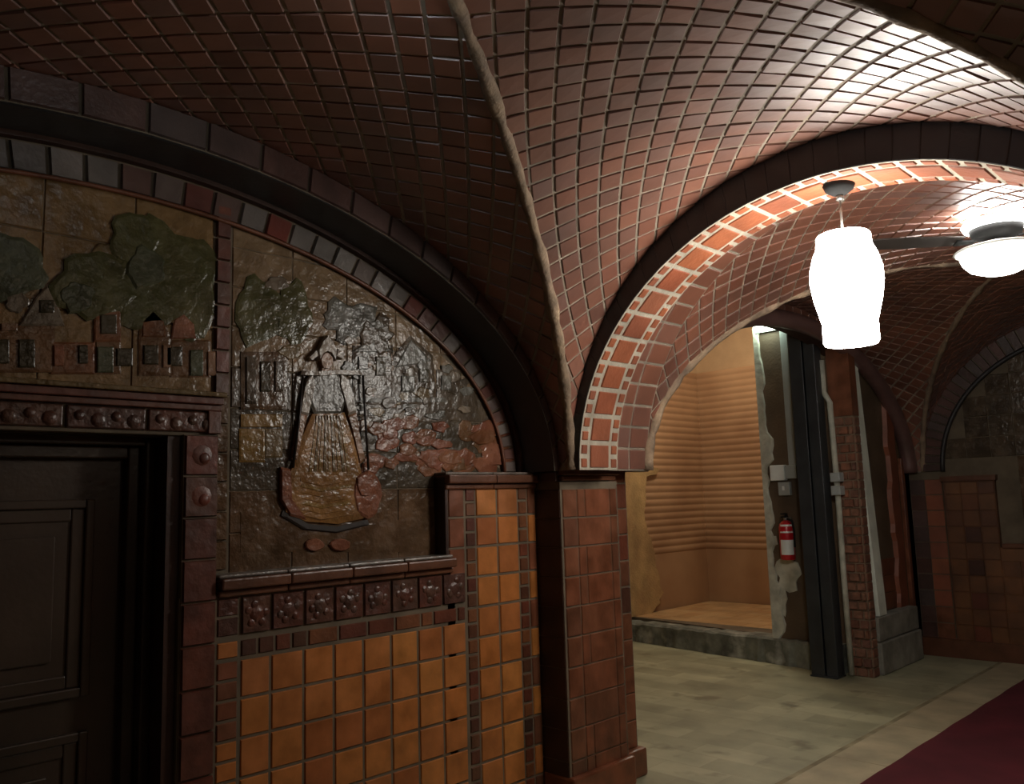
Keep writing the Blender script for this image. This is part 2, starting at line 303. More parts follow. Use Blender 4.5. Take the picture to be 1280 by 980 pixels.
# ------------------------------------------------------------------ vaulted ceilings
def clip_poly(poly, a, b, c):
    """keep a*u + b*v >= c"""
    out = []
    for i in range(len(poly)):
        p, q = poly[i], poly[(i+1) % len(poly)]; dp, dq = a*p[0]+b*p[1]-c, a*q[0]+b*q[1]-c
        if dp >= 0: out.append(p)
        if dp*dq < 0: t = dp/(dp-dq); out.append((p[0]+t*(q[0]-p[0]), p[1]+t*(q[1]-p[1])))
    return out
def vault(yc, ay, ends, sides, name):
    """groin vault of two crossing half-ellipse barrels, tiled with a lattice of squares laid at 45 degrees"""
    mb = MB(); G = M['grout']; V = M['vault']; T = .110; GAP = .013
    def table(a):
        N = 600; L = [(0, PI/2)]
        for i in range(N):
            t0, t1 = PI/2*(1-i/N), PI/2*(1-(i+1)/N)
            L.append((L[-1][0]+math.hypot(a*(math.cos(t1)-math.cos(t0)), BZ*(math.sin(t1)-math.sin(t0))), t1))
        return L
    def web(a, g, E, place, to):
        """a: span of this barrel; g: span of the crossing one (groin at d = g*|cos t|); place(c, d, z) -> point"""
        L = table(a); S_ = L[-1][0]
        def ang(s):
            s = min(abs(s), S_); k = min(int(s/S_*(len(L)-1)), len(L)-2)
            while k > 0 and L[k][0] > s: k -= 1
            while k < len(L)-2 and L[k+1][0] < s: k += 1
            f = (s-L[k][0])/max(1e-9, L[k+1][0]-L[k][0]); return L[k][1]+(L[k+1][1]-L[k][1])*min(1, f)
        def P(s, d): t = ang(s); return place(math.copysign(a*math.cos(t), s), d, SPR+BZ*math.sin(t))
        def gr(s): return g*math.cos(ang(s))
        n = 48
        for q in range(-n, n):
            s0, s1 = S_*q/n, S_*(q+1)/n
            mb.face([P(s0, gr(s0)), P(s1, gr(s1)), P(s1, E), P(s0, E)], G)
        R = int((S_+E)/T*1.0)+3
        for i in range(-2*R, 2*R):
            for k in range(-2*R, 2*R):
                cs, cd = (i-k)*T/math.sqrt(2)*1.0, (i+k+1)*T/math.sqrt(2)
                if abs(cs) > S_+.1 or cd > E+.1 or cd < -.1: continue
                h = (T-GAP)/math.sqrt(2)
                poly = [(cs, cd-h), (cs+h, cd), (cs, cd+h), (cs-h, cd)]
                poly = clip_poly(poly, 0, -1, -(E-.004)); poly = clip_poly(poly, 1, 0, -S_+.01); poly = clip_poly(poly, -1, 0, -S_+.01)
                if len(poly) < 3: continue
                e = .004; sl = (gr(cs+e)-gr(cs-e))/(2*e) if abs(cs) > .02 else 0
                poly = clip_poly(poly, -sl, 1, gr(cs)+.02-sl*cs)
                if len(poly) < 3: continue
                ar = abs(sum(poly[m][0]*poly[(m+1) % len(poly)][1]-poly[(m+1) % len(poly)][0]*poly[m][1] for m in range(len(poly))))/2
                if ar < .0006: continue
                base = [P(*q) for q in poly]; c = sum(base, Vector())/len(base); nr = Vector()
                for m in range(1, len(base)-1): nr += (base[m]-base[0]).cross(base[m+1]-base[0])
                if nr.length < 1e-9: continue
                nr.normalize()
                if nr.dot(Vector(to)-c) < 0: base = base[::-1]; nr = -nr
                tx, ty = nr.orthogonal().normalized(), None; ty = nr.cross(tx); ta, tb = random.uniform(-.03, .03), random.uniform(-.03, .03)
                lf = .005+random.uniform(0, .003)
                top = [c+(q-c)*.94+nr*(lf+(q-c).dot(tx)*ta+(q-c).dot(ty)*tb) for q in base]; m = len(base)
                mb.mesh(base+top, [tuple(range(m, 2*m))]+[(q, (q+1) % m, m+(q+1) % m, m+q) for q in range(m)], V)
    for sg in ends: web(AX, ay, ay, lambda c, d, z, sg=sg: Vector((XC+c, yc+sg*d, z)), (XC, yc, 1.5))
    for sg, E in sides: web(ay, AX, E, lambda c, d, z, sg=sg: Vector((XC+sg*d, yc+c, z)), (XC, yc, 1.5))
    # mortared ridges on the four groins
    for sx in (-1, 1):
        for sy in (-1, 1):
            pts = []; rr = []
            for i in range(41):
                t = PI/2*i/40; pts.append((XC+sx*AX*math.cos(t), yc+sy*ay*math.cos(t), SPR+BZ*math.sin(t)+.004)); rr.append(.030+random.uniform(-.008, .009)-.008*(i/40))
            mb.tube(pts, rr, M['ridge'], 8)
    return struct(mb.build(name))
vault(Y1C, AY, (1, -1), ((-1, 1.62), (1, 1.62)), 'ceiling')
vault(Y2C, AY2, (1, -1), ((-1, 1.68), (1, 1.62)), 'ceiling')

# ------------------------------------------------------------------ the arch across the passage
def cross_arch(y0, y1, label):
    root = empty('transverse_arch'); root.location = (0, 0, 0)
    n = 64; ym = y0+.34
    fa = MB(); k = M['black']
    # black facing ring in voussoir tiles, standing 2 cm proud of its core
    for side, yy in ((-1, y0),):
        O = arc(XC, AX+.01, BZ+.01, yy, 0, PI, 40, 'y'); I = arc(XC, 1.44, 1.25, yy, 0, PI, 40, 'y')
        fa.strip(O, I, M['black'], False)
        for i in range(40): fa.tile([O[i+1], I[i+1], I[i], O[i]][::-1], k, gap=.0, lift=.003, to=(XC, -9, 2))
    fa.build('black_facing', root)
    so = MB(); t_in = (1.44, 1.25)
    A = arc(XC, *t_in, y0-.0, 0, PI, n, 'y'); B = arc(XC, *t_in, ym, 0, PI, n, 'y')
    so.strip(B, A, M['mortar'])
    # bricks of the soffit: small edge courses and a wide middle course
    nb = 26
    for i in range(nb):
        t0, t1 = PI*i/nb, PI*(i+1)/nb
        def P(t, y): return Vector((XC+t_in[0]*math.cos(t), y, SPR+t_in[1]*math.sin(t)))
        for ya, yb, m2, sub in ((y0, y0+.075, M['orange'], 2), (y0+.075, y0+.265, M['orange'], 1), (y0+.265, ym, M['orange'], 2)):
            for q in range(sub):
                ta, tb = t0+(t1-t0)*q/sub, t0+(t1-t0)*(q+1)/sub
                so.tile([P(ta, ya), P(tb, ya), P(tb, yb), P(ta, yb)], m2, gap=.026, lift=.006, tilt=.02, to=(XC, y0+.17, 1.6))
    so.build('brick_soffit', root)
    bk = MB()
    C = arc(XC, AX, BZ, ym, 0, PI, n, 'y'); D = arc(XC, AX, BZ, y1+.02, 0, PI, n, 'y')
    bk.strip(C, B, M['mortar']); bk.strip(D, C, M['grout'])
    for i in range(34):
        t0, t1 = PI*i/34, PI*(i+1)/34
        def P(t, y): return Vector((XC+AX*math.cos(t), y, SPR+BZ*math.sin(t)))
        for q in range(2):
            ya, yb = ym+(y1-ym)*q/2, ym+(y1-ym)*(q+1)/2
            bk.tile([P(t0, ya), P(t1, ya), P(t1, yb), P(t0, yb)], M['vault'], gap=.014, lift=.005, tilt=.02, to=(XC, y1, 1.6))
    bk.build('upper_soffit', root)
    return tag(root, label, 'arch')
cross_arch(YP0, YP1, 'black-faced brick arch spanning the passage with an orange brick underside')
mb = MB(); A = arc(XC, AX, BZ, -1.08, 0, PI, 48, 'y'); B = arc(XC, 1.44, 1.25, -1.08, 0, PI, 48, 'y'); C = arc(XC, 1.44, 1.25, -1.8, 0, PI, 48, 'y')
mb.strip(A, B, M['black']); mb.strip(B, C, M['orange']); struct(mb.build('trim_6'))

# ------------------------------------------------------------------ left wall of the mural bay
wl = MB(); G = M['groutdark']
def cell(mb, y0, y1, z0, z1, m, x=XW, **k): mb.tile([(x, y0, z0), (x, y1, z0), (x, y1, z1), (x, y0, z1)], m, **k)
wl.box((-3.95, -1.1, 0), (XW, .45, 1.30), G)
wl.box((-3.95, 1.50, 0), (XW, 2.95, 1.30), G)              # wainscot core
wl.box((-3.95, 2.90, 0), (XW, 4.10, 1.73), G)              # stepped block
wl.box((-3.95, -1.1, 1.30), (XM, .45, 3.35), G); wl.box((-3.95, .45, 2.1), (XM, 1.5, 3.35), G); wl.box((-3.95, 1.5, 1.30), (XM, 4.2, 3.35), G)
wl.box((-3.95, .45, 1.96), (XM+.03, 1.65, 2.12), G)
# tile rows of the wainscot
cols = [1.76, 1.90, 2.06, 2.215, 2.375, 2.535, 2.70, 2.86, 3.02]
r0 = 1.03; rows = [1.03-.157*k for k in range(7)]+[0]
for i in range(len(rows)-1):
    for a, b in zip(cols, cols[1:]): cell(wl, a, b, rows[i+1], rows[i], M['wains'], gap=.012, tilt=.012)
    for q in range(2): cell(wl, 1.655, 1.755, rows[i+1]+(rows[i]-rows[i+1])*q/2, rows[i+1]+(rows[i]-rows[i+1])*(q+1)/2, M['wains'] if random.random() < .5 else M['redtile'], gap=.012, tilt=.012)
y = 1.76
cell(wl, 1.655, 1.755, 1.035, 1.11, M['wains'], gap=.012)
while y < 3.0:
    l = random.choice([.08, .08, .16]); cell(wl, y, min(y+l, 3.02), 1.035, 1.11, M['small'], gap=.011, tilt=.02); y += l
# relief frieze
for a, b in zip(cols, cols[1:]):
    cell(wl, a, b, 1.125, 1.285, M['frieze'], gap=.010, lift=.012)
    cy = (a+b)/2
    wl.boss((XW+.012, cy, 1.205), .035, .008, M['frieze'])
    for q in range(5):
        an = 2*PI*q/5+random.random(); wl.boss((XW+.012, cy+.042*math.cos(an), 1.205+.042*math.sin(an)), .018, .006, M['frieze'])
for q in range(2): cell(wl, 1.655, 1.755, 1.125+.08*q, 1.205+.08*q, M['frieze'], gap=.010)
# stepped block
z = 1.72; k = 0
while z > .02:
    zb = max(z-.157, 0)
    if z > 1.38: cell(wl, 2.91, 3.025, zb, z, M['redtile'], gap=.010)
    for q in range(2):
        zz, z2 = zb+(z-zb)*q/2, zb+(z-zb)*(q+1)/2
        cell(wl, 3.03, 3.105, zz, z2, M['small'], gap=.012, tilt=.02)
        cell(wl, 3.43, 3.505, zz, z2, M['small'], gap=.012, tilt=.02)
    cell(wl, 3.105, 3.265, zb, z, M['wains'], gap=.012, tilt=.012); cell(wl, 3.265, 3.43, zb, z, M['wains'], gap=.012, tilt=.012)
    cell(wl, 3.505, 3.575, zb, z, M['wains'] if k % 2 else M['redtile'], gap=.010)
    z = zb; k += 1
struct(wl.build('wall_left'))

# ledges
def ledge(y0, y1, z, x0, proj=.05):
    mb = MB()
    n = max(1, round((y1-y0)/.31))
    for i in range(n):
        a, b = y0+(y1-y0)*i/n, y0+(y1-y0)*(i+1)/n
        mb.box((x0-.09, a+.001, z-.045), (XW+proj, b-.001, z), M['ledge'])
        mb.box((XW-.02, a+.001, z-.075), (XW+proj*.45, b-.001, z-.046), M['ledge'])
        mb.box((x0-.09, a+.001, z+.0005), (XW+proj-.03, b-.001, z+.016), M['greyledge'])
    return mb
struct(ledge(1.655, 2.93, 1.362, XW).build('trim_2', bevel=.008))
struct(ledge(2.885, 3.575, 1.785, XW).build('trim_3', bevel=.008))
mb = MB(); mb.box((-3.5, 2.885, 1.30), (XW+.012, 2.905, 1.78), M['shadetile']); struct(mb.build('trim_4', bevel=.004))
struct(ledge(-1.1, .45, 1.362, XW).build('trim_2', bevel=.008))

# wall arch over the murals
ar = empty('wall_arch'); n = 60
mb = MB(); O = arc(Y1C, AY, BZ, XF, 0, PI, n, 'x'); I = arc(Y1C, 2.29, 1.285, XF, 0, PI, n, 'x')
mb.strip(I, O, M['groutdark'], False)
for i in range(n//2*1): 
    a, b = 2*i, 2*i+2
    mb.tile([I[a], I[b], O[b], O[a]][::-1], M['ringtile'], gap=.012, lift=.014, to=(9, Y1C, 2))
mb.build('ring_course', ar)
mb = MB(); Bk = arc(Y1C, 2.27, 1.275, XW-.03, 0, PI, n, 'x'); M1 = arc(Y1C, 2.275, 1.27, XF+.012, 0, PI, n, 'x')
mb.strip(Bk, M1, M['black']); mb.strip(M1, I, M['black'])  # underside's shade painted in as near-black
B2 = arc(Y1C, 2.25, 1.255, XW-.03, 0, PI, n, 'x'); B3 = arc(Y1C, 2.25, 1.255, XM+.012, 0, PI, n, 'x')
mb.strip(B2, Bk, M['shadetile']); mb.strip(B3, B2, M['shadetile']); mb.build('shaded_soffit', ar)
mb = MB(); N2 = 52; O = arc(Y1C, 2.25, 1.255, XM+.006, 0, PI, N2, 'x'); I = arc(Y1C, 2.15, 1.13, XM+.006, 0, PI, N2, 'x')
mb.strip(I, O, M['groutdark'], False)
for i in range(N2): mb.tile([I[i], I[i+1], O[i+1], O[i]][::-1], M['edgetile'], gap=.012, lift=.014, tilt=.06, to=(9, Y1C, 2))
I2 = arc(Y1C, 2.145, 1.125, XM+.022, 0, PI, N2, 'x'); mb.tube(I2, .010, M['redtile'], 6)
mb.build('edge_tiles', ar)
tag(ar, 'dark wall arch with shade-blackened underside curving over the two tile murals', 'arch')

# ------------------------------------------------------------------ door and its surround
dr = struct(empty('door_1'))
mb = MB(); XD = -3.56
D0, D1, DT = .60, 1.36, 1.86
mb.box((XD-.05, D0, .01), (XD, D1, DT), M['door']); mb.build('leaf', dr)
def frame_rect(mb, y0, y1, z0, z1, wd, xa, xb, m):
    mb.box((xa, y0, z0), (xb, y0+wd, z1), m); mb.box((xa, y1-wd, z0), (xb, y1, z1), m)
    mb.box((xa, y0+wd, z0), (xb, y1-wd, z0+wd), m); mb.box((xa, y0+wd, z1-wd), (xb, y1-wd, z1), m)
for z0, z1 in ((.95, 1.70), (.18, .82)):
    mb = MB(); frame_rect(mb, D0+.11, D1-.11, z0, z1, .035, XD-.005, XD+.022, M['door']); frame_rect(mb, D0+.145, D1-.145, z0+.035, z1-.035, .05, XD-.005, XD+.010, M['door'])
    mb.box((XD-.005, D0+.25, z0+.14), (XD+.014, D1-.25, z1-.14), M['door']); mb.build('panel', dr, bevel=.006)
mb = MB()
mb.box((XD-.08, D1, 0), (XD+.05, D1+.05, DT+.05), M['doorframe']); mb.box((XD-.08, D1+.05, 0), (XD+.10, D1+.09, DT+.08), M['doorframe'])
mb.box((XD-.08, D0-.05, 0), (XD+.05, D0, DT+.05), M['doorframe']); mb.box((XD-.08, D0-.09, 0), (XD+.10, D0-.05, DT+.08), M['doorframe'])
mb.box((XD-.08, D0, DT), (XD+.05, D1, DT+.05), M['doorframe']); mb.box((XD-.08, D0-.05, DT+.05), (XD+.10, D1+.05, DT+.09), M['doorframe'])
mb.build('frame', dr, bevel=.006)
mb = MB()
mb.box((-3.9, D1+.09, 0), (XW-.02, 1.505, 1.955), M['shadetile']); mb.box((-3.9, D0-.15, 0), (XW-.02, D0-.09, 1.955), M['shadetile']); mb.box((-3.9, D0-.15, 1.94), (XW-.04, 1.505, 1.99), M['doorframe'])
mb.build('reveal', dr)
mb = MB()
for y0, y1 in ((1.505, 1.65), (.455, .60-.0)):
    mb.box((XW-.05, y0, 0), (XW+.004, y1, 1.95), M['groutdark'])
    for k in range(12):
        z1 = 1.95-.168*k; z0 = max(z1-.168, 0)
        if z1 <= 0: break
        cell(mb, y0, y1, z0, z1, M['jambtile'], x=XW+.004, gap=.007, lift=.014, tilt=.02)
        if k < 2: mb.boss((XW+.016, (y0+y1)/2, (z0+z1)/2), .048, .006, M['jambtile']); mb.boss((XW+.019, (y0+y1)/2+.008, (z0+z1)/2-.012), .026, .008, M['jambtile'])
mb.build('surround_tile', dr)
mb = MB(); XL = XW+.006
mb.box((XM, .44, 1.945), (XL-.01, 1.655, 2.10), M['groutdark'])
for k in range(4):
    a, b = .455+k*.30, .455+(k+1)*.30
    cell(mb, a, b, 1.955, 2.05, M['frieze'], x=XL-.01, gap=.008, lift=.014)
    for q in range(4): mb.boss((XL+.002, a+.05+q*.066, 2.0+.008*(-1)**q), .022+.008*(q % 2), .010, M['frieze'])
mb.box((XM, .44, 2.05), (XL+.012, 1.66, 2.075), M['jambtile']); mb.box((XM, .44, 2.075), (XL+.03, 1.66, 2.105), M['jambtile']); mb.box((XM, .44, 2.105), (XL+.05, 1.665, 2.125), M['tan'])
mb.box((XM-.005, 1.60, 1.955), (XL+.016, 1.655, 2.05), M['jambtile'])
mb.build('lintel_frieze', dr, bevel=.004)

# ------------------------------------------------------------------ murals: trace outlines from the photograph onto the wall plane x = XM
def ray(x, y): return fw + cr*((x-640)/FPX) + cu*((490-y)/FPX)
def mp(pts, X=XM):
    out = []
    for x, y in pts: d = ray(x, y); k = X/d.x; out.append((d.y*k, EYE+d.z*k))
    return out
def blob(cx, cy, rx, ry, n=22, seed=0, rough=.14):
    R = random.Random(seed); ph = [R.random()*6.28 for _ in range(3)]; out = []
    for i in range(n):
        t = 2*PI*i/n; s = 1+rough*(math.sin(3*t+ph[0])*.5+math.sin(5*t+ph[1])*.6+math.sin(8*t+ph[2])*.4)
        out.append((cx+rx*s*math.cos(t), cy+ry*s*math.sin(t)))
    return out
def rect(x0, y0, x1, y1): return [(x0, y0), (x1, y0), (x1, y1), (x0, y1)]
def piece(name, parent, items):
    mb = MB()
    for poly, th, m in items: mb.relief(mp(poly), XM+.003, th, M[m])
    return mb.build(name, parent)
def tile_field(y0, y1, z0, z1, m, name, parent, a=.30, bq=.30, lim=None):
    """background of large flat tiles clipped under the arch"""
    mb = MB(); ny = max(1, round((y1-y0)/a)); nz = max(1, round((z1-z0)/bq))
    def top(yv, A=2.17, B=1.15):
        s = 1-((yv-Y1C)/A)**2; return SPR+B*math.sqrt(s) if s > 0 else 0
    for i in range(ny):
        for j in range(nz):
            ya, yb = y0+(y1-y0)*i/ny, y0+(y1-y0)*(i+1)/ny; za, zb = z0+(z1-z0)*j/nz, z0+(z1-z0)*(j+1)/nz
            ta, tb = min(zb, top(ya) if za > 1.6 else zb), min(zb, top(yb) if za > 1.6 else zb)
            if ta <= za+.01 and tb <= za+.01: continue
            ta, tb = max(ta, za+.002), max(tb, za+.002)
            mb.tile([(XM, ya, za), (XM, yb, za), (XM, yb, tb), (XM, ya, ta)], M[m] if isinstance(m, str) else M[m(ya, za)], gap=.003, lift=.004, tilt=.012)
    return mb.build(name, parent)
mc = empty('tile_mural')
tile_field(.3, 1.66, 2.12, 3.0, 'sky', 'background', mc, .34, .30)
piece('tree', mc, [(blob(8, 335, 48, 42, seed=1), .016, 'treel')])
piece('tree', mc, [(blob(115, 358, 52, 42, seed=2), .022, 'tree'), (blob(95, 372, 22, 20, seed=12), .026, 'treel')])
piece('tree', mc, [(blob(195, 345, 62, 68, seed=3), .018, 'tree'), (blob(165, 300, 30, 34, seed=4), .022, 'tree'), (blob(180, 335, 24, 26, seed=14), .028, 'treel')])
piece('tree', mc, [(blob(242, 360, 28, 66, seed=5), .016, 'tree')])
for cx, cy, sd in ((128, 318, 6), (20, 378, 7), (225, 395, 8)): piece('cloud' if cy < 330 else 'bush', mc, [(blob(cx, cy, 15, 13, seed=sd), .014, 'tan' if sd != 7 else 'gable')])
def house(parent, body, gable, wall, wins):
    h = piece('house', parent, [(body, .012, wall)])
    if gable: mb = MB(); mb.relief(mp(gable[0]), XM+.003, .018, M[gable[1]]); mb.build('gable', h)
    for wd in wins:
        mb = MB(); mb.relief(mp(rect(*wd[:4])), XM+.012, .008, M[wd[4] if len(wd) > 4 else 'window']); mb.build('window', h)
house(mc, rect(-20, 405, 68, 466), ([(22, 408), (44, 372), (58, 358), (70, 378), (80, 408)], 'gable'), 'house2', [(48, 376, 66, 392), (-8, 425, 10, 455), (22, 425, 42, 460), (0, 405, 20, 414, 'skin')])
house(mc, rect(62, 428, 118, 468), None, 'house', [(66, 432, 78, 458, 'redfield'), (97, 432, 108, 455)])
house(mc, rect(118, 386, 150, 468), ([(116, 428), (116, 386), (150, 386), (150, 428)], 'house'), 'house2', [(124, 394, 144, 418), (120, 434, 140, 466, 'treel'), (144, 436, 164, 458)])
house(mc, [(172, 470), (172, 424), (174, 404), (190, 388), (206, 404), (212, 424), (212, 470)], ([(176, 422), (176, 402), (190, 388), (204, 402), (206, 422)], 'house'), 'house2', [(178, 432, 196, 456), (202, 432, 212, 460, 'skin')])
house(mc, rect(212, 425, 262, 472), ([(212, 424), (216, 400), (228, 392), (242, 406), (244, 424)], 'pail'), 'house2', [(206, 434, 226, 458), (236, 438, 252, 470, 'treel'), (258, 440, 268, 470, 'skin')])
tag(mc, 'dark tile mural of trees and gabled houses above the door', 'mural')

mr_ = empty('tile_mural')
def rm(ya, za):
    if za > 2.25: return 'skyr'
    if za > 1.95: return 'darkgl'
    if za > 1.72: return 'ground2'
    return 'ground'
tile_field(1.745, 3.55, 1.36, 2.98, rm, 'background', mr_, .30, .18)
piece('tree', mr_, [(blob(322, 390, 30, 42, seed=21), .014, 'tree'), (blob(366, 392, 22, 40, seed=22), .014, 'tree')])
piece('cloud', mr_, [(blob(345, 355, 15, 9, seed=23), .014, 'gable')]); piece('bush', mr_, [(blob(362, 440, 14, 9, seed=24), .016, 'tan')])
piece('tree', mr_, [(blob(436, 400, 34, 24, seed=25, rough=.3), .016, 'greygl'), (blob(470, 418, 20, 22, seed=26, rough=.3), .02, 'darkgl')])
house(mr_, rect(300, 440, 358, 512), None, 'ground', [(306, 446, 318, 505, 'darkgl'), (324, 452, 336, 490, 'window'), (342, 452, 352, 490, 'darkgl')])
house(mr_, rect(440, 432, 490, 505), ([(438, 440), (464, 424), (492, 440)], 'greygl'), 'darkgl', [(446, 446, 458, 462, 'greygl'), (468, 446, 480, 470, 'window')])
house(mr_, [(488, 508), (488, 448), (512, 420), (540, 445), (545, 508)], ([(492, 460), (512, 424), (538, 452)], 'greygl'), 'darkgl', [(500, 470, 516, 490, 'greygl'), (522, 462, 534, 478, 'window')])
house(mr_, rect(545, 462, 575, 515), None, 'darkgl', [(550, 470, 562, 488, 'greygl')])
R = random.Random(5)
for i in range(60):
    cx, cy = R.uniform(430, 585), R.uniform(405, 522)
    if cx > 430+(cy-395)*1.5+30: continue
    piece('leaf_patch', mr_, [(blob(cx, cy, R.uniform(5, 11), R.uniform(4, 8), 10, i, .25), .010+.014*R.random(), R.choice(['greygl', 'greygl', 'darkgl', 'gable', 'tan', 'house2']))])
piece('field', mr_, [(rect(300, 518, 352, 534), .012, 'ochre'), (rect(298, 536, 330, 578), .010, 'ochre'), (rect(330, 536, 352, 572), .010, 'tan')])
piece('canal', mr_, [(rect(455, 505, 560, 528), .010, 'darkgl'), (rect(458, 512, 480, 520), .014, 'greygl'), (rect(440, 497, 560, 503), .014, 'greygl')])
for i in range(54):
    cx, cy = R.uniform(455, 632), R.uniform(528, 592)
    piece('flower_patch', mr_, [(blob(cx, cy, R.uniform(9, 17), R.uniform(6, 11), 10, i+90, .2), .008+.014*R.random(), R.choice(['redfield', 'redfield', 'pail', 'house', 'house2']))])
piece('pathway', mr_, [([(300, 690), (300, 640), (350, 650), (470, 655), (552, 640), (552, 690)], .006, 'ground')])
# woman with a shoulder yoke and two pails, in relief
fg = piece('woman', mr_, [([(383, 500), (384, 478), (393, 466), (405, 460), (418, 466), (428, 476), (430, 502), (424, 518), (390, 518)], .034, 'blouse'),
    (blob(405, 452, 8, 11, 14, 51, .05), .045, 'skin'), ([(400, 458), (411, 458), (414, 468), (397, 468)], .036, 'skin')])
def sub(name, items, off=.0):
    mb = MB()
    for poly, th, m in items: mb.relief(mp(poly), XM+.003+off, th, M[m])
    return mb.build(name, fg)
sub('cap', [([(394, 452), (393, 438), (399, 426), (405, 420), (412, 427), (417, 438), (416, 452), (411, 443), (405, 440), (399, 443)], .058, 'cap'), ([(394, 446), (386, 452), (382, 448), (392, 438)], .05, 'cap'), ([(416, 446), (424, 450), (428, 444), (418, 437)], .05, 'cap')])
sub('arm', [([(388, 466), (379, 476), (374, 498), (372, 518), (382, 520), (387, 500), (391, 480)], .046, 'cap'), ([(373, 515), (367, 542), (361, 574), (368, 577), (375, 546), (382, 518)], .036, 'skin')])
sub('arm', [([(422, 466), (432, 474), (439, 496), (442, 516), (432, 520), (427, 500), (421, 480)], .046, 'cap'), ([(442, 514), (447, 545), (454, 576), (447, 580), (440, 548), (432, 519)], .036, 'skin')])
sub('skirt', [([(388, 518), (428, 516), (438, 545), (448, 585), (456, 625), (452, 648), (420, 655), (380, 652), (355, 640), (352, 620), (364, 580), (376, 545)], .036, 'skirt')])
for i in range(7): sub('fold', [([(372+2*i, 598+7*i), (398, 604+7*i), (436-1*i, 598+7*i), (436, 602+7*i), (398, 608+7*i), (372, 602+7*i)], .008, 'ochre' if i % 3 == 1 else 'skirt')], .018)
for i in range(9): sub('pleat', [([(392+3.6*i, 520), (394+3.6*i, 520), (390+6*(i-.6), 590), (386+6*(i-.6), 590)], .006, 'tan' if i % 2 else 'ochre')], .019)
sub('yoke', [([(372, 470), (374, 464), (396, 465), (418, 463), (446, 464), (450, 470), (420, 469), (396, 471)], .055, 'cap')])
for pts in ([(374, 470), (370, 520), (362, 585)], [(449, 470), (452, 520), (456, 588)]):
    mb = MB(); mb.tube([(XM+.030, *mp([q])[0]) for q in pts], .006, M['line'], 6); mb.build('rope', fg)
sub('pail', [([(348, 584), (360, 586), (362, 625), (380, 650), (360, 645), (348, 625)], .04, 'pail')])
sub('pail', [(blob(456, 618, 18, 30, 16, 9, .06), .045, 'pail'), (blob(452, 606, 11, 16, 12, 10, .06), .055, 'pail')])
sub('hem', [([(352, 638), (380, 655), (420, 659), (458, 650), (460, 656), (420, 666), (378, 662), (350, 645)], .022, 'line')])
sub('shoe', [(blob(391, 681, 12, 8, 12, 4, .05), .03, 'pail')]); sub('shoe', [(blob(423, 681, 13, 8, 12, 5, .05), .03, 'pail')])
tag(mr_, 'glossy tile mural of a woman carrying two pails on a yoke, right of the door', 'mural')
# tile border between the two murals
mb = MB()
for k in range(9):
    z0 = 2.125+.1*k; cell(mb, 1.665, 1.735, z0, z0+.1, M['jambtile'], x=XM, gap=.005, lift=.02)
for k in range(6):
    z0 = 1.39+.123*k; cell(mb, 1.665, 1.735, z0, z0+.123, M['ground'], x=XM, gap=.005, lift=.015)
struct(mb.build('trim_5'))

# ------------------------------------------------------------------ the pier
pr_ = empty('tiled_pier')
mb = MB()
mb.box((XW, YP0, 0), (XF, 4.10, 1.74), M['groutdark'])
z = 1.70; rws = [1.70]
while z > 0: z -= .163; rws.append(max(z, 0))
for zt, zb in zip(rws, rws[1:]):
    # near side face, its shade painted in as dark brown
    mb.tile([(XW-.02, YP0, zb), (XF, YP0, zb), (XF, YP0, zt), (XW-.02, YP0, zt)], M['shadetile'], gap=.004, lift=.004)
    cell(mb, YP0+.012, 3.72, zb, zt, M['redtile'], x=XF, gap=.008, tilt=.01)
    if random.random() < .35: cell(mb, 3.72, 3.79, zb, zt, M['redtile'], x=XF, gap=.006); cell(mb, 3.79, 4.02, zb, zt, M['redtile'], x=XF, gap=.006, tilt=.01)
    else: cell(mb, 3.72, 4.02, zb, zt, M['redtile'], x=XF, gap=.006, tilt=.01)
    cell(mb, 4.02, 4.09, zb, zt, M['redtile'], x=XF, gap=.006)
mb.build('shaft', pr_)
mb = MB(); mb.box((-3.40, 4.10, 0), (-3.20, 4.27, 2.25), M['groutdark'])
z = 2.2
while z > 0:
    cell(mb, 4.10, 4.265, max(z-.157, 0), z, M['redtile'] if random.random() < .6 else M['small'], x=-3.20, gap=.007, tilt=.02); z -= .157
mb.build('side_strip', pr_)
mb = MB()
mb.box((-3.5, YP0-.0, 1.775), (XF+.035, 4.10, 1.815), M['ledge']); mb.box((-3.5, YP0+.01, 1.745), (XF+.015, 4.08, 1.775), M['ledge'])
mb.box((-3.5, YP0-.025, 1.74), (XF-.01, YP0+.005, 1.80), M['shadetile']); mb.build('capital', pr_, bevel=.008)
mb = MB(); mb.box((XW, YP0-.01, 0), (XF+.04, 4.12, .16), M['redtile']); mb.box((-3.38, 4.12, 0), (-3.15, 4.30, .16), M['redtile']); mb.build('base', pr_, bevel=.015)
# springer block between the two black arches
mb = MB()
mb.box((-3.32, YP0+.02, 1.8), (-3.15, 4.10, 2.9), M['groutdark'])
for k in range(6):
    z0 = 1.815+.16*k; hw = .0
    mb.tile([(XF-.004, YP0+.015, z0), (XF-.004, 3.86, z0), (XF-.004, 3.86, z0+.16), (XF-.004, YP0+.015, z0+.16)], M['ringtile'], gap=.006)
    mb.tile([(XF-.004, 3.86, z0), (XF-.004, 4.09, z0), (XF-.004, 4.09, z0+.16), (XF-.004, 3.86, z0+.16)], M['orange'], gap=.016)
mb.build('springer', pr_)
tag(pr_, 'oxblood tiled pier with shade-darkened side between the mural wall and the open arch', 'pier')

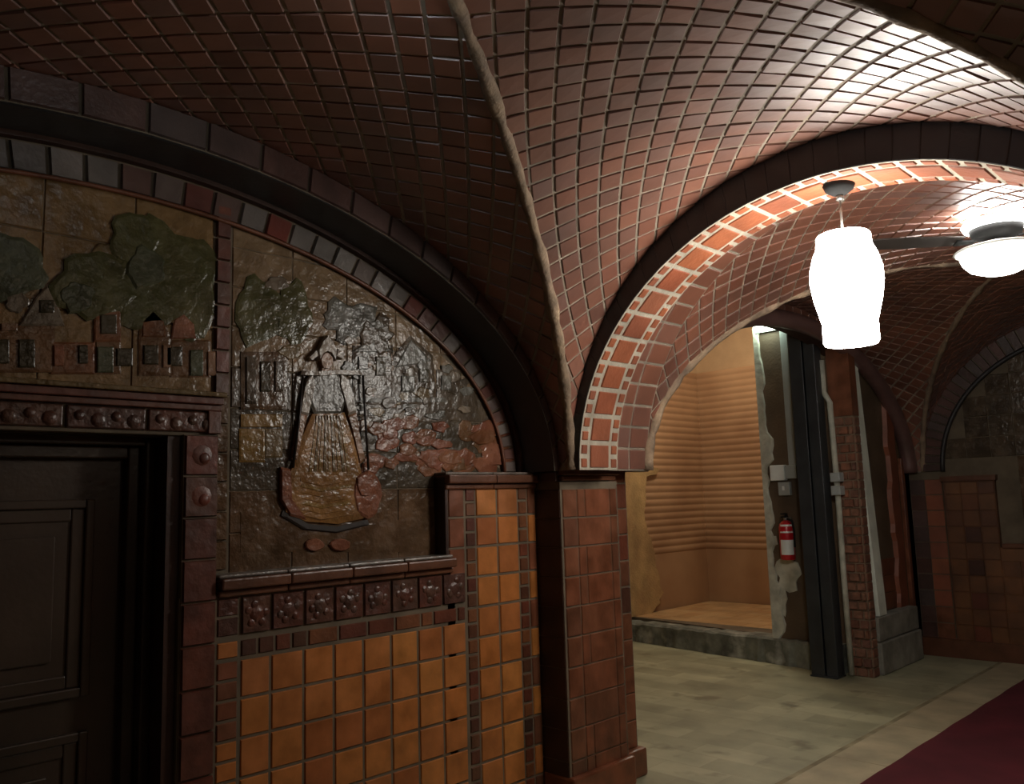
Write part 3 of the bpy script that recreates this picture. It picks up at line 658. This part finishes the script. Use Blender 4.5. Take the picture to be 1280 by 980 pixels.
# ------------------------------------------------------------------ second bay: wall pierced by the open arch
XO = -3.20; aO, bO = 2.40, 1.28
wf = MB(); n = 60
O = arc(Y2C, 2.42, 1.45, XO, 0, PI, n, 'x'); I = arc(Y2C, aO-.06, bO-.02, XO, 0, PI, n, 'x')
wf.strip(I, O, M['vault'], False)
I2 = arc(Y2C, aO-.06, bO-.02, -3.42, 0, PI, n, 'x'); wf.strip(I2, I, M['shadetile'])
# back of the wall above the arch, up to the back room's ceiling
up_ = [Vector((-3.42, p.y, 4.4)) for p in I2]; wf.strip(I2, up_, M['brownpanel'], False)
wf.box((-3.45, 4.12, 0), (-3.40, 4.36, 4.4), M['brownpanel']); wf.box((-3.45, 9.0, 0), (-3.2, 9.3, 4.4), M['brownpanel'])
struct(wf.build('wall_left'))
om = empty('wall_arch')
mb = MB(); mb.tube(arc(Y2C, aO-.05, bO-.01, XO+.03, 0, PI, n, 'x'), .075, M['arcedge'], 14); mb.build('rounded_edge', om)
mb = MB(); P1 = arc(Y2C, aO, bO+.02, XO+.008, 0, PI, 50, 'x'); P2 = arc(Y2C, aO+.015, bO+.13, XO+.008, 0, PI, 50, 'x')
for i in range(50): mb.tile([P1[i], P1[i+1], P2[i+1], P2[i]][::-1], M['vault'], gap=.012, lift=.012, to=(9, Y2C, 2))
mb.build('ring_course', om)
tag(om, 'brick wall arch with a rounded glazed edge, open to the lit back room', 'arch')

# end wall of the passage
we = MB()
we.box((-3.3, YEND, 0), (.5, YEND+.2, 3.4), M['groutdark'])
def ecell(x0, x1, z0, z1, m, yy=YEND, **k): we.tile([(x0, yy, z0), (x1, yy, z0), (x1, yy, z1), (x0, yy, z1)], m, **k)
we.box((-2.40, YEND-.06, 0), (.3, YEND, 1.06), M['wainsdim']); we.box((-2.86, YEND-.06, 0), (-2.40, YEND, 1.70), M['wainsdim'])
for k in range(11):
    z0, z1 = .157*k, .157*(k+1)
    ecell(-3.20, -3.05, z0, z1, M['ringtile'], gap=.006)
    ecell(-3.05, -2.88, z0, z1, M['orange'] if k > 2 else M['redtile'], gap=.008, yy=YEND-.02)
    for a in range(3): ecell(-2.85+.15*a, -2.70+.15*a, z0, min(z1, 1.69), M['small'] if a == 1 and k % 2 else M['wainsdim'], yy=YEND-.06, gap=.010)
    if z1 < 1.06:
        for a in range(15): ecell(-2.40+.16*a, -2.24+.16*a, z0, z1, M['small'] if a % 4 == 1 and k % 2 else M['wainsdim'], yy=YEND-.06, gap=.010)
we.box((-3.05, YEND-.02, 0), (-2.88, YEND+.01, 1.74), M['groutdark'])
we.box((-2.88, YEND-.09, 1.70), (-2.38, YEND, 1.75), M['ledge']); we.box((-2.38, YEND-.09, 1.06), (.3, YEND, 1.10), M['ledge'])
we.box((-3.2, YEND-.10, 0), (.3, YEND-.001, .17), M['ledge'])
O = arc(XC, AX+.01, BZ+.01, YEND-.012, 0, PI, 50, 'y'); I = arc(XC, 1.32, 1.22, YEND-.012, 0, PI, 50, 'y')
for i in range(50): we.tile([O[i], O[i+1], I[i+1], I[i]][::-1], M['black'] if False else M['ringtile'], gap=.01, lift=.015, to=(XC, 0, 2))
I3 = arc(XC, 1.31, 1.21, YEND-.03, 0, PI, 50, 'y'); we.tube(I3, .022, M['black'], 6)
for i in range(12):
    for j in range(9):
        x0, z0 = XC-1.3+.217*i, 1.12+.2*j
        cx, cz = x0+.108, z0+.1
        if z0 < 1.75 and x0 < -2.4: continue
        if cz > 1.8 and ((cx-XC)/1.25)**2+((cz-1.8)/1.15)**2 > 1: continue
        ecell(x0, x0+.217, z0, z0+.2, M['darkgl'] if cz > 1.9 else M['ground'], gap=.006, tilt=.02)
struct(we.build('wall_end'))

mb = MB(); mb.box((-3.36, 8.93, 0), (-3.205, 9.095, 1.95), M['redtile']); struct(mb.build('trim_7', bevel=.006))

# ------------------------------------------------------------------ back room beyond the open arch
def ribbed(name, p0, du, z0, z1, length, n_up):
    """horizontally ribbed tile wall: rounded ribs pushed out along the normal"""
    mb = MB(); du = Vector(du); nrm = du.cross(Vector((0, 0, 1))); p0 = Vector(p0); prof = []
    zs = z0; pitch = .085
    mb.face([p0, p0+du*length, p0+du*length+Vector((0, 0, z0)), p0+Vector((0, 0, z0))], M['ribbed'])
    while zs < z1:
        prof += [(0, zs), (.010, zs+.018), (.013, zs+.042), (.009, zs+.066), (0, zs+.076)]; zs += pitch
    A = [p0+nrm*q+Vector((0, 0, z)) for q, z in prof]; B = [a+du*length for a in A]
    mb.strip(A, B, M['ribbed'])
    top = prof[-1][1]
    mb.face([p0+Vector((0, 0, top)), p0+du*length+Vector((0, 0, top)), p0+du*length+Vector((0, 0, 4.4)), p0+Vector((0, 0, 4.4))], M['smoothtan'])
    return struct(mb.build(name))
XB, YB = -6.2, 10.0
ribbed('wall_back', (XB, 5.4, 0), (0, 1, 0), .92, 3.25, YB-5.4, 0)      # faces +X
ribbed('wall_rear', (XB, YB, 0), (1, 0, 0), .92, 3.25, 2.9, 0)           # faces -Y
mb = MB(); mb.box((-6.4, 4.0, 4.4), (-3.2, 10.3, 4.5), M['smoothtan']); struct(mb.build('ceiling'))
mb = MB(); mb.box((-6.4, 4.0, 0), (-3.4, 4.1, 4.4), M['brownpanel']); mb.box((-6.4, 4.0, 0), (-6.3, 5.5, 4.4), M['brownpanel']); mb.box((-6.3, 10.02, 0), (-3.2, 10.2, 4.4), M['brownpanel']); mb.box((-6.3, 5.4, 0), (-6.22, 10.2, 4.4), M['brownpanel'])
mb.box((-3.35, 9.0, 0), (-3.2, 10.2, 4.4), M['brownpanel'])
struct(mb.build('wall_side'))
# raised platform
def cpt(t): return (-6.19+t*(2.79), 8.05+t*(-.42))
mb = MB()
a, b = cpt(0), cpt(1)
mb.mesh([(a[0], a[1]+.2, .0), (b[0], b[1]+.2, 0), (b[0], 9.98, 0), (a[0], 9.98, 0), (a[0], a[1]+.2, .235), (b[0], b[1]+.2, .235), (b[0], 9.98, .235), (a[0], 9.98, .235)], [(4,5,6,7),(0,1,5,4)], M['groutdark'])
for i in range(14):
    for j in range(9):
        x0, y0 = -6.18+.2*i, 8.28+.2*j
        if x0 > -3.6: continue
        mb.tile([(x0, y0, .235), (x0+.2, y0, .235), (x0+.2, min(y0+.2, 9.97), .235), (x0, min(y0+.2, 9.97), .235)], M['platform'], gap=.005, lift=.004)
struct(mb.build('floor'))
mb = MB(); nn = 40; R = random.Random(3); V = []; Fs = []
for i in range(nn+1):
    x, yv = cpt(i/nn); h = .205+.045*i/nn+R.uniform(-.008, .008); w1 = R.uniform(-.012, .012)
    V += [(x, yv+w1, -.002), (x, yv+w1*.5+.01, h-.02), (x, yv+.035+w1, h), (x, yv+.26, h+.0)  , (x, yv+.27, -.002)]
for i in range(nn):
    for k in range(4): Fs.append((i*5+k, (i+1)*5+k, (i+1)*5+k+1, i*5+k+1))
Fs += [(0,1,2,3,4), tuple(nn*5+k for k in (4,3,2,1,0))]
mb.mesh(V, Fs, M['curb']); tag(mb.build('concrete_curb'), 'worn grey concrete curb edging the raised floor of the back room', 'curb')

# brown wall panel beside the steel post
mb = MB(); YPN = 7.78
mb.box((-4.10, YPN, .24), (-3.35, YPN+.16, 4.4), M['brownpanel'])
pn = mb.build('wall_panel')
mb = MB(); R = random.Random(11); edge = []
for i in range(46):
    z = .24+3.1*i/45; wd = .035+R.uniform(-.025, .02)+(.07 if 1.9 < z < 2.2 else 0)+(.05 if .28 < z < .75 else 0); edge.append((z, wd))
V = []; Fs = []
for z, wd in edge: V += [(-4.13, YPN-.02, z), (-4.10+wd, YPN-.02, z), (-4.10+wd+.01, YPN+.002, z), (-4.13, YPN+.10, z)]
for i in range(45):
    for k in range(3): Fs.append((i*4+k, i*4+k+1, (i+1)*4+k+1, (i+1)*4+k))
    Fs.append((i*4+3, i*4, i*4+4, i*4+7))
mb.mesh(V, Fs, M['plaster']); mb.build('broken_plaster_edge', pn)
mb = MB()
def flat_patch(mb, pts, y, th, m):
    ar = sum(pts[i][0]*pts[(i+1) % len(pts)][1]-pts[(i+1) % len(pts)][0]*pts[i][1] for i in range(len(pts)))
    if ar < 0: pts = pts[::-1]
    n = len(pts); V = [(x, y+.004, z) for x, z in pts]+[(x, y-th, z) for x, z in pts]
    mb.mesh(V, [tuple(range(n, 2*n))]+[(i, (i+1) % n, n+(i+1) % n, n+i) for i in range(n)], m)
flat_patch(mb, blob(-3.93, .86, .12, .17, 20, 31, .2), YPN, .015, M['plaster']); flat_patch(mb, blob(-4.0, .62, .035, .16, 14, 32, .2), YPN, .012, M['plaster'])
flat_patch(mb, blob(-3.66, .80, .03, .05, 12, 33, .2), YPN, .012, M['plaster']); flat_patch(mb, blob(-4.05, 1.17, .03, .05, 12, 34, .2), YPN, .012, M['plaster'])
mb.build('plaster_patch', pn)
mb = MB(); mb.box((-3.84, YPN-.025, 1.9), (-3.76, YPN, 3.3), M['grey']); mb.build('grey_batten', pn, bevel=.005)
tag(pn, 'brown wall panel with broken plaster edge behind the steel post', 'wall panel')

# peeled plaster on the back wall's left part
mb = MB(); pts = [(7.6, .24), (7.6, 3.1), (8.3, 3.0), (8.42, 2.87), (8.45, 2.78), (8.64, 2.64), (8.67, 2.44), (8.60, 2.25), (8.66, 2.02), (8.90, 1.98), (8.90, 1.92), (8.62, 1.88), (8.55, 1.45), (8.63, 1.2), (8.72, .96), (8.78, .7), (8.85, .46), (8.78, .34), (8.62, .24)]
R = random.Random(9); edge = sorted([(z, yv) for yv, z in pts[3:]]); Z = []
for (z0, e0), (z1, e1) in zip(edge, edge[1:]):
    for q in range(3): t = q/3; Z.append((z0+(z1-z0)*t, e0+(e1-e0)*t+R.uniform(-.03, .03)))
V = []
for z, e in Z: V += [(XB+.027, 7.6, z), (XB+.065, 7.6, z), (XB+.065, e-.012, z), (XB+.027, e, z)]
mb.mesh(V, [(i*4+k, i*4+k+1, i*4+k+5, i*4+k+4) for i in range(len(Z)-1) for k in range(3)]+[(0,1,2,3)], M['peel'])
tag(mb.build('torn_plaster_sheet'), 'ragged yellowish plaster sheet torn away along the left of the ribbed back wall', 'plaster')

# ------------------------------------------------------------------ steel post
ps = empty('steel_post'); ps.location = (-3.47, 7.52, 0)
mb = MB(); mb.box((-.13, -.09, 0), (-.005, -.075, 3.4), M['steel']); mb.box((-.13, .06, 0), (-.005, .075, 3.4), M['steel']); mb.box((-.13, -.08, 0), (-.11, .07, 3.4), M['steel']); mb.box((-.075, -.075, 0), (-.06, .06, 3.4), M['steel']); mb.build('channel', ps, bevel=.004)
mb = MB(); mb.box((0, -.07, 0), (.105, .075, 3.4), M['steel']); mb.build('box_section', ps, bevel=.006)
mb = MB(); mb.box((-.14, -.10, 0), (.112, .085, .015), M['steel']); mb.build('base_plate', ps, bevel=.003)
tag(ps, 'dark grey steel post standing in the open arch', 'post')

# brick stub of the broken infill wall
bs = empty('brick_wall_stub')
mb = MB(); Y0, Y1s = 7.66, 8.92
mb.box((-3.335, Y0, 0), (-3.135, Y0+.12, 3.0), M['stubmortar'])
mb.box((-3.34, Y0-.02, 2.32), (-3.13, Y0+.12, 3.0), M['redtile'])
for k in range(28):
    z0 = .0825*k; R2 = random.uniform(0, .02)
    if k % 2: cs = [(-3.335, -3.22), (-3.22, -3.135)]
    else: cs = [(-3.335, -3.28), (-3.28, -3.18), (-3.18, -3.135)]
    for a, b2 in cs: mb.tile([(a, Y0, z0), (b2, Y0, z0), (b2, Y0, z0+.0825), (a, Y0, z0+.0825)], M['brickinf'], gap=.014, lift=.012+R2, tilt=.03)
    mb.tile([(-3.135, Y0, z0), (-3.135, Y0+.12, z0), (-3.135, Y0+.12, z0+.0825), (-3.135, Y0, z0+.0825)], M['brickinf'], gap=.014, lift=.008)
mb.build('broken_end', bs)
mb = MB(); mb.box((-3.33, Y0+.12, 0), (-3.24, 9.0, 3.05), M['brownpanel']); mb.build('upper_panel', bs)
mb = MB()
for k in range(3):
    for j in range(2): mb.tile([(-3.24, Y0+.14+.5*j, .5+.16*k), (-3.24, Y0+.64+.5*j, .5+.16*k), (-3.24, Y0+.64+.5*j, .66+.16*k), (-3.24, Y0+.14+.5*j, .66+.16*k)], M['redtile'], gap=.006)
mb.build('lower_tiles', bs)
mb = MB(); R = random.Random(4); V = []; Fs = []
for i in range(26):
    z = .46+2.1*i/25; wd = R.uniform(-.03, .03); V += [(-3.245, 8.60+wd, z), (-3.20, 8.62+wd, z), (-3.20, 8.80+wd*.4, z), (-3.245, 8.82, z)]
for i in range(25):
    for k in range(3): Fs.append((i*4+k, i*4+k+1, (i+1)*4+k+1, (i+1)*4+k))
mb.mesh(V, Fs, M['orange']); mb.build('plaster_strip', bs)
tag(bs, 'broken end of a red brick infill wall right of the steel post', 'brick wall')
mb = MB(); mb.box((-3.238, 7.80, 0), (-3.10, 8.80, .28), M['concrete']); mb.box((-3.238, 7.82, .285), (-3.12, 8.80, .50), M['concrete'])
tag(mb.build('concrete_block', bevel=.012), 'low grey concrete block at the foot of the infill wall', 'block')
mb = MB(); V = []
def slab(mb, p0, p1, wy, tx, m):
    p0, p1 = Vector(p0), Vector(p1); v = []
    for p in (p0, p1): v += [p+Vector((-tx, -wy, 0)), p+Vector((tx, -wy, 0)), p+Vector((tx, wy, 0)), p+Vector((-tx, wy, 0))]
    mb.mesh(v, [(3,2,1,0),(4,5,6,7),(0,1,5,4),(1,2,6,5),(2,3,7,6),(3,0,4,7)], m)
slab(mb, (-3.15, 7.97, .503), (-3.205, 7.90, 2.85), .085, .02, M['whitewood'])
tag(mb.build('white_board', bevel=.004), 'tall narrow white board leaning upright on the concrete block', 'board')
mb = MB(); mb.tube([(-3.36, 7.585, 2.85), (-3.36, 7.585, 2.55), (-3.31, 7.585, 2.45), (-3.30, 7.585, 1.6), (-3.305, 7.585, .9), (-3.30, 7.585, .02)], .026, M['plaster'], 10)
cd = mb.build('conduit')
for z in (1.72, 1.60): mb = MB(); mb.box((-3.34, 7.53, z), (-3.25, 7.63, z+.085), M['grey']); mb.build('clamp', cd, bevel=.008)
tag(cd, 'beige conduit pipe running down between steel post and brick stub', 'pipe')

# boxes and extinguisher on the panel
e1 = empty('switch_box'); e1.location = (-3.92, YPN, 1.83)
mb = MB(); mb.box((-.10, -.07, -.075), (.05, .002, .075), M['white']); mb.build('cover', e1, bevel=.008)
mb = MB(); mb.box((.052, -.055, -.06), (.17, .002, .07), M['grey']); mb.build('side_box', e1, bevel=.006)
tag(e1, 'white electrical box on the brown wall panel, upper of two', 'electrical box')
e2 = empty('switch_box'); e2.location = (-3.90, YPN, 1.68)
mb = MB(); mb.box((-.055, -.05, -.07), (.065, .002, .06), M['grey']); mb.build('cover', e2, bevel=.008)
mb = MB(); mb.box((-.005, -.062, -.02), (.015, -.05, .02), M['white']); mb.build('switch', e2)
tag(e2, 'small pale grey switch box just below the white electrical box', 'electrical box')
ex = empty('fire_extinguisher'); ex.location = (-3.88, YPN-.085, 1.0)
mb = MB(); mb.lathe([(.001, 0), (.062, .0), (.070, .012), (.070, .30), (.062, .335), (.035, .365), (.022, .372)], M['red']); mb.build('cylinder', ex)
mb = MB()
for z0, z1 in ((.05, .19), (.255, .335)):
    V = []; Fs = []
    for i in range(11):
        t = -PI*.66+PI*.62*i/10
        for z in (z0, z1): rr = .0712 if z <= .30 else .0645; V.append((rr*math.cos(t), rr*math.sin(t), z))
    for i in range(10): Fs.append((2*i, 2*i+2, 2*i+3, 2*i+1))
    mb.mesh(V, Fs, M['white'], True)
mb.build('paper_label', ex)
mb = MB(); mb.tube([(0, 0, .365), (0, 0, .405)], .02, M['metal'], 10); mb.box((-.015, -.07, .40), (.015, .03, .412), M['bronze']); mb.box((-.012, -.075, .43), (.012, .02, .442), M['bronze']); mb.box((-.012, .01, .40), (.012, .025, .44), M['bronze']); mb.build('handle', ex)
mb = MB(); mb.tube([(.02, 0, .385), (.07, -.01, .37), (.083, -.01, .28), (.08, -.01, .12)], .010, M['bronze'], 8); mb.build('hose', ex)
mb = MB(); mb.box((-.02, .07, .15), (.02, .087, .40), M['metal']); mb.build('bracket', ex)
tag(ex, 'red fire extinguisher with white label hung on the brown wall panel', 'fire extinguisher')
# small lamp high in the opening
ul = empty('utility_lamp'); ul.location = (-3.98, YPN-.03, 3.30)
mb = MB(); mb.box((-.11, -.005, -.06), (.12, .03, .08), M['grey']); mb.build('backplate', ul, bevel=.005)
mb = MB(); mb.box((-.10, -.075, -.05), (.11, -.005, .05), M['uglass']); mb.build('diffuser', ul, bevel=.02)
tag(ul, 'greenish-white lit utility lamp at the top of the brown wall panel', 'lamp')

# ------------------------------------------------------------------ carpet runner
mb = MB(); n = 60; V = []; Fs = []
for i in range(n+1):
    yv = -2.4+11.3*i/n
    for k, (x, z) in enumerate(((-2.13, .004), (-2.125, .012), (-1.55, .0135), (-.975, .012), (-.97, .004))): V.append((x+(.004*math.sin(i*1.7) if k < 2 else 0), yv, z))
for i in range(n):
    for k in range(4): Fs.append((i*5+k, i*5+k+1, (i+1)*5+k+1, (i+1)*5+k))
mb.mesh(V, Fs, M['carpet'])
tag(mb.build('carpet_runner'), 'maroon carpet runner laid along the tiled passage floor', 'carpet')

# ------------------------------------------------------------------ pendant lamp under the arch
pl = empty('pendant_lamp'); pl.location = (-1.515, 3.75, 3.045)
mb = MB(); mb.lathe([(.012, -.055), (.03, -.05), (.062, -.028), (.072, -.002)], M['bronze']); mb.build('canopy', pl)
mb = MB(); mb.tube([(0, 0, -.05), (0, 0, -.075)], .018, M['metal'], 10); mb.tube([(0, 0, -.07), (0, 0, -.25)], .006, M['metal'], 8); mb.build('stem', pl)
mb = MB(); mb.lathe([(.02, -.236), (.11, -.240), (.118, -.25), (.122, -.30), (.140, -.34), (.156, -.40), (.158, -.46), (.146, -.54), (.126, -.62), (.116, -.655)], M['pglass'], seg=32); mb.build('lamp_shade', pl)
mb = MB(); mb.lathe([(.116, -.655), (.119, -.662), (.119, -.735), (.112, -.748), (.02, -.748)], M['pglass'], seg=32); mb.build('bottom_ring', pl)
tag(pl, 'bright white glass pendant lamp hanging from the crown of the arch', 'lamp')

# ------------------------------------------------------------------ small bulb at the crown of the mural bay
bu = empty('ceiling_uplighter'); bu.location = (-1.62, 1.25, 3.225)
mb = MB(); mb.lathe([(.02, -.045), (.045, -.03), (.05, .0)], M['bronze']); mb.build('socket', bu)
mb = MB(); mb.lathe([(.015, -.04), (.03, -.06), (.034, -.085), (.022, -.108), (.001, -.115)], M['bulb']); mb.build('bulb', bu)
mb = MB(); mb.lathe([(.15, -.108), (.155, -.104), (.15, -.118), (.10, -.150), (.03, -.165), (.001, -.167)], M['bronze']); mb.lathe([(.15, -.108), (.10, -.142), (.03, -.155), (.001, -.157)], M['white']); mb.build('added_shield_dish', bu)  # dish added to keep the bulb's light off the lower vault and murals
for k in range(3): an = 2*PI*k/3; mb = MB(); mb.tube([(.045*math.cos(an), .045*math.sin(an), -.03), (.145*math.cos(an), .145*math.sin(an), -.112)], .004, M['bronze'], 6); mb.build('arm', bu)
tag(bu, 'small ceiling uplighter at the crown of the vault over the murals', 'lamp')

# ------------------------------------------------------------------ ceiling fan
fn = empty('ceiling_fan'); fn.location = (-1.28, 5.36, 3.03)
mb = MB(); mb.lathe([(.07, .19), (.085, .15), (.13, .13), (.145, .09), (.13, .05), (.06, .02)], M['bronze']); mb.build('motor_housing', fn)
mb = MB(); mb.lathe([(.05, .02), (.055, -.035), (.03, -.045)], M['bronze']); mb.build('light_kit_neck', fn)
mb = MB(); mb.lathe([(.05, -.004), (.16, -.012), (.225, -.030), (.235, -.040), (.22, -.046), (.06, -.034)], M['white']); mb.build('upper_glass_dish', fn)
mb = MB(); mb.lathe([(.135, .088), (.17, .095), (.18, .115), (.17, .132), (.13, .135)], M['ringglow']); mb.build('added_glow_ring', fn)  # glowing ring added to brighten the vault above the fan
mb = MB(); mb.lathe([(.03, -.052), (.19, -.062), (.202, -.072), (.190, -.105), (.155, -.145), (.09, -.172), (.03, -.182), (.001, -.183)], M['fglass']); mb.build('glass_bowl', fn)
for k in range(3):
    an = math.radians(222+120*k); c, s = math.cos(an), math.sin(an)
    def q(r, wv, z): return (r*c-wv*s, r*s+wv*c, z)
    mb = MB(); st = [(.20, .045), (.30, .062), (.50, .070), (.66, .068), (.73, .05), (.755, .02)]; V = []; Fs = []
    for r, wv in st: V += [q(r, -wv, .012), q(r, wv, .032), q(r, wv, .040), q(r, -wv, .020)]
    for i in range(len(st)-1):
        for j in range(4): Fs.append((i*4+j, i*4+(j+1) % 4, (i+1)*4+(j+1) % 4, (i+1)*4+j))
    Fs += [(3,2,1,0), tuple(len(st)*4-4+j for j in range(4))]
    mb.mesh(V, Fs, M['blade']); bl = mb.build('blade', fn)
    mb = MB(); V = [q(.13, -.02, .018), q(.13, .02, .022), q(.24, .03, .022), q(.24, -.03, .010), q(.13, -.02, .008), q(.13, .02, .012), q(.24, .03, .012), q(.24, -.03, .0)]
    mb.mesh(V, [(0,1,2,3),(7,6,5,4),(0,4,5,1),(1,5,6,2),(2,6,7,3),(3,7,4,0)], M['bronze']); mb.build('blade_iron', bl)
for k in range(3):
    an = 2*PI*k/3+.4; mb = MB(); mb.tube([(.10*math.cos(an), .10*math.sin(an), -.03), (.16*math.cos(an), .16*math.sin(an), -.055)], .01, M['metal'], 8); mb.build('bowl_clip', fn)
tag(fn, 'ceiling fan with dark blades and a lit white glass bowl under the far vault', 'ceiling fan')

# ------------------------------------------------------------------ out-of-view shell: far arcade piers, side aisle, rear wall
def plain_pier(y0, y1):
    mb = MB(); mb.box((-.05+.09, y0, 0), (.55, y1, 3.2), M['redtile']); mb.box((.02, y0-.02, 1.76), (.57, y1+.02, 1.82), M['ledge']); struct(mb.build('wall_right', bevel=.01))
plain_pier(3.60, 4.28); plain_pier(-1.8, -1.1)
mb = MB(); mb.box((3.2, -2.6, 0), (3.4, 9.3, 3.3), M['redtile']); mb.box((.07, -2.6, 3.23), (3.4, 9.3, 3.36), M['vault']); mb.box((.5, YEND, 0), (3.4, YEND+.2, 3.3), M['redtile'])
struct(mb.build('wall_aisle'))
mb = MB(); mb.box((-3.4, -2.6, 0), (3.4, -2.5, 3.4), M['redtile']); mb.box((-3.4, -2.6, 3.23), (.1, -1.78, 3.36), M['vault']); mb.box((-3.5, -2.6, 0), (-3.14, -1.05, 3.3), M['redtile']); struct(mb.build('wall_front'))
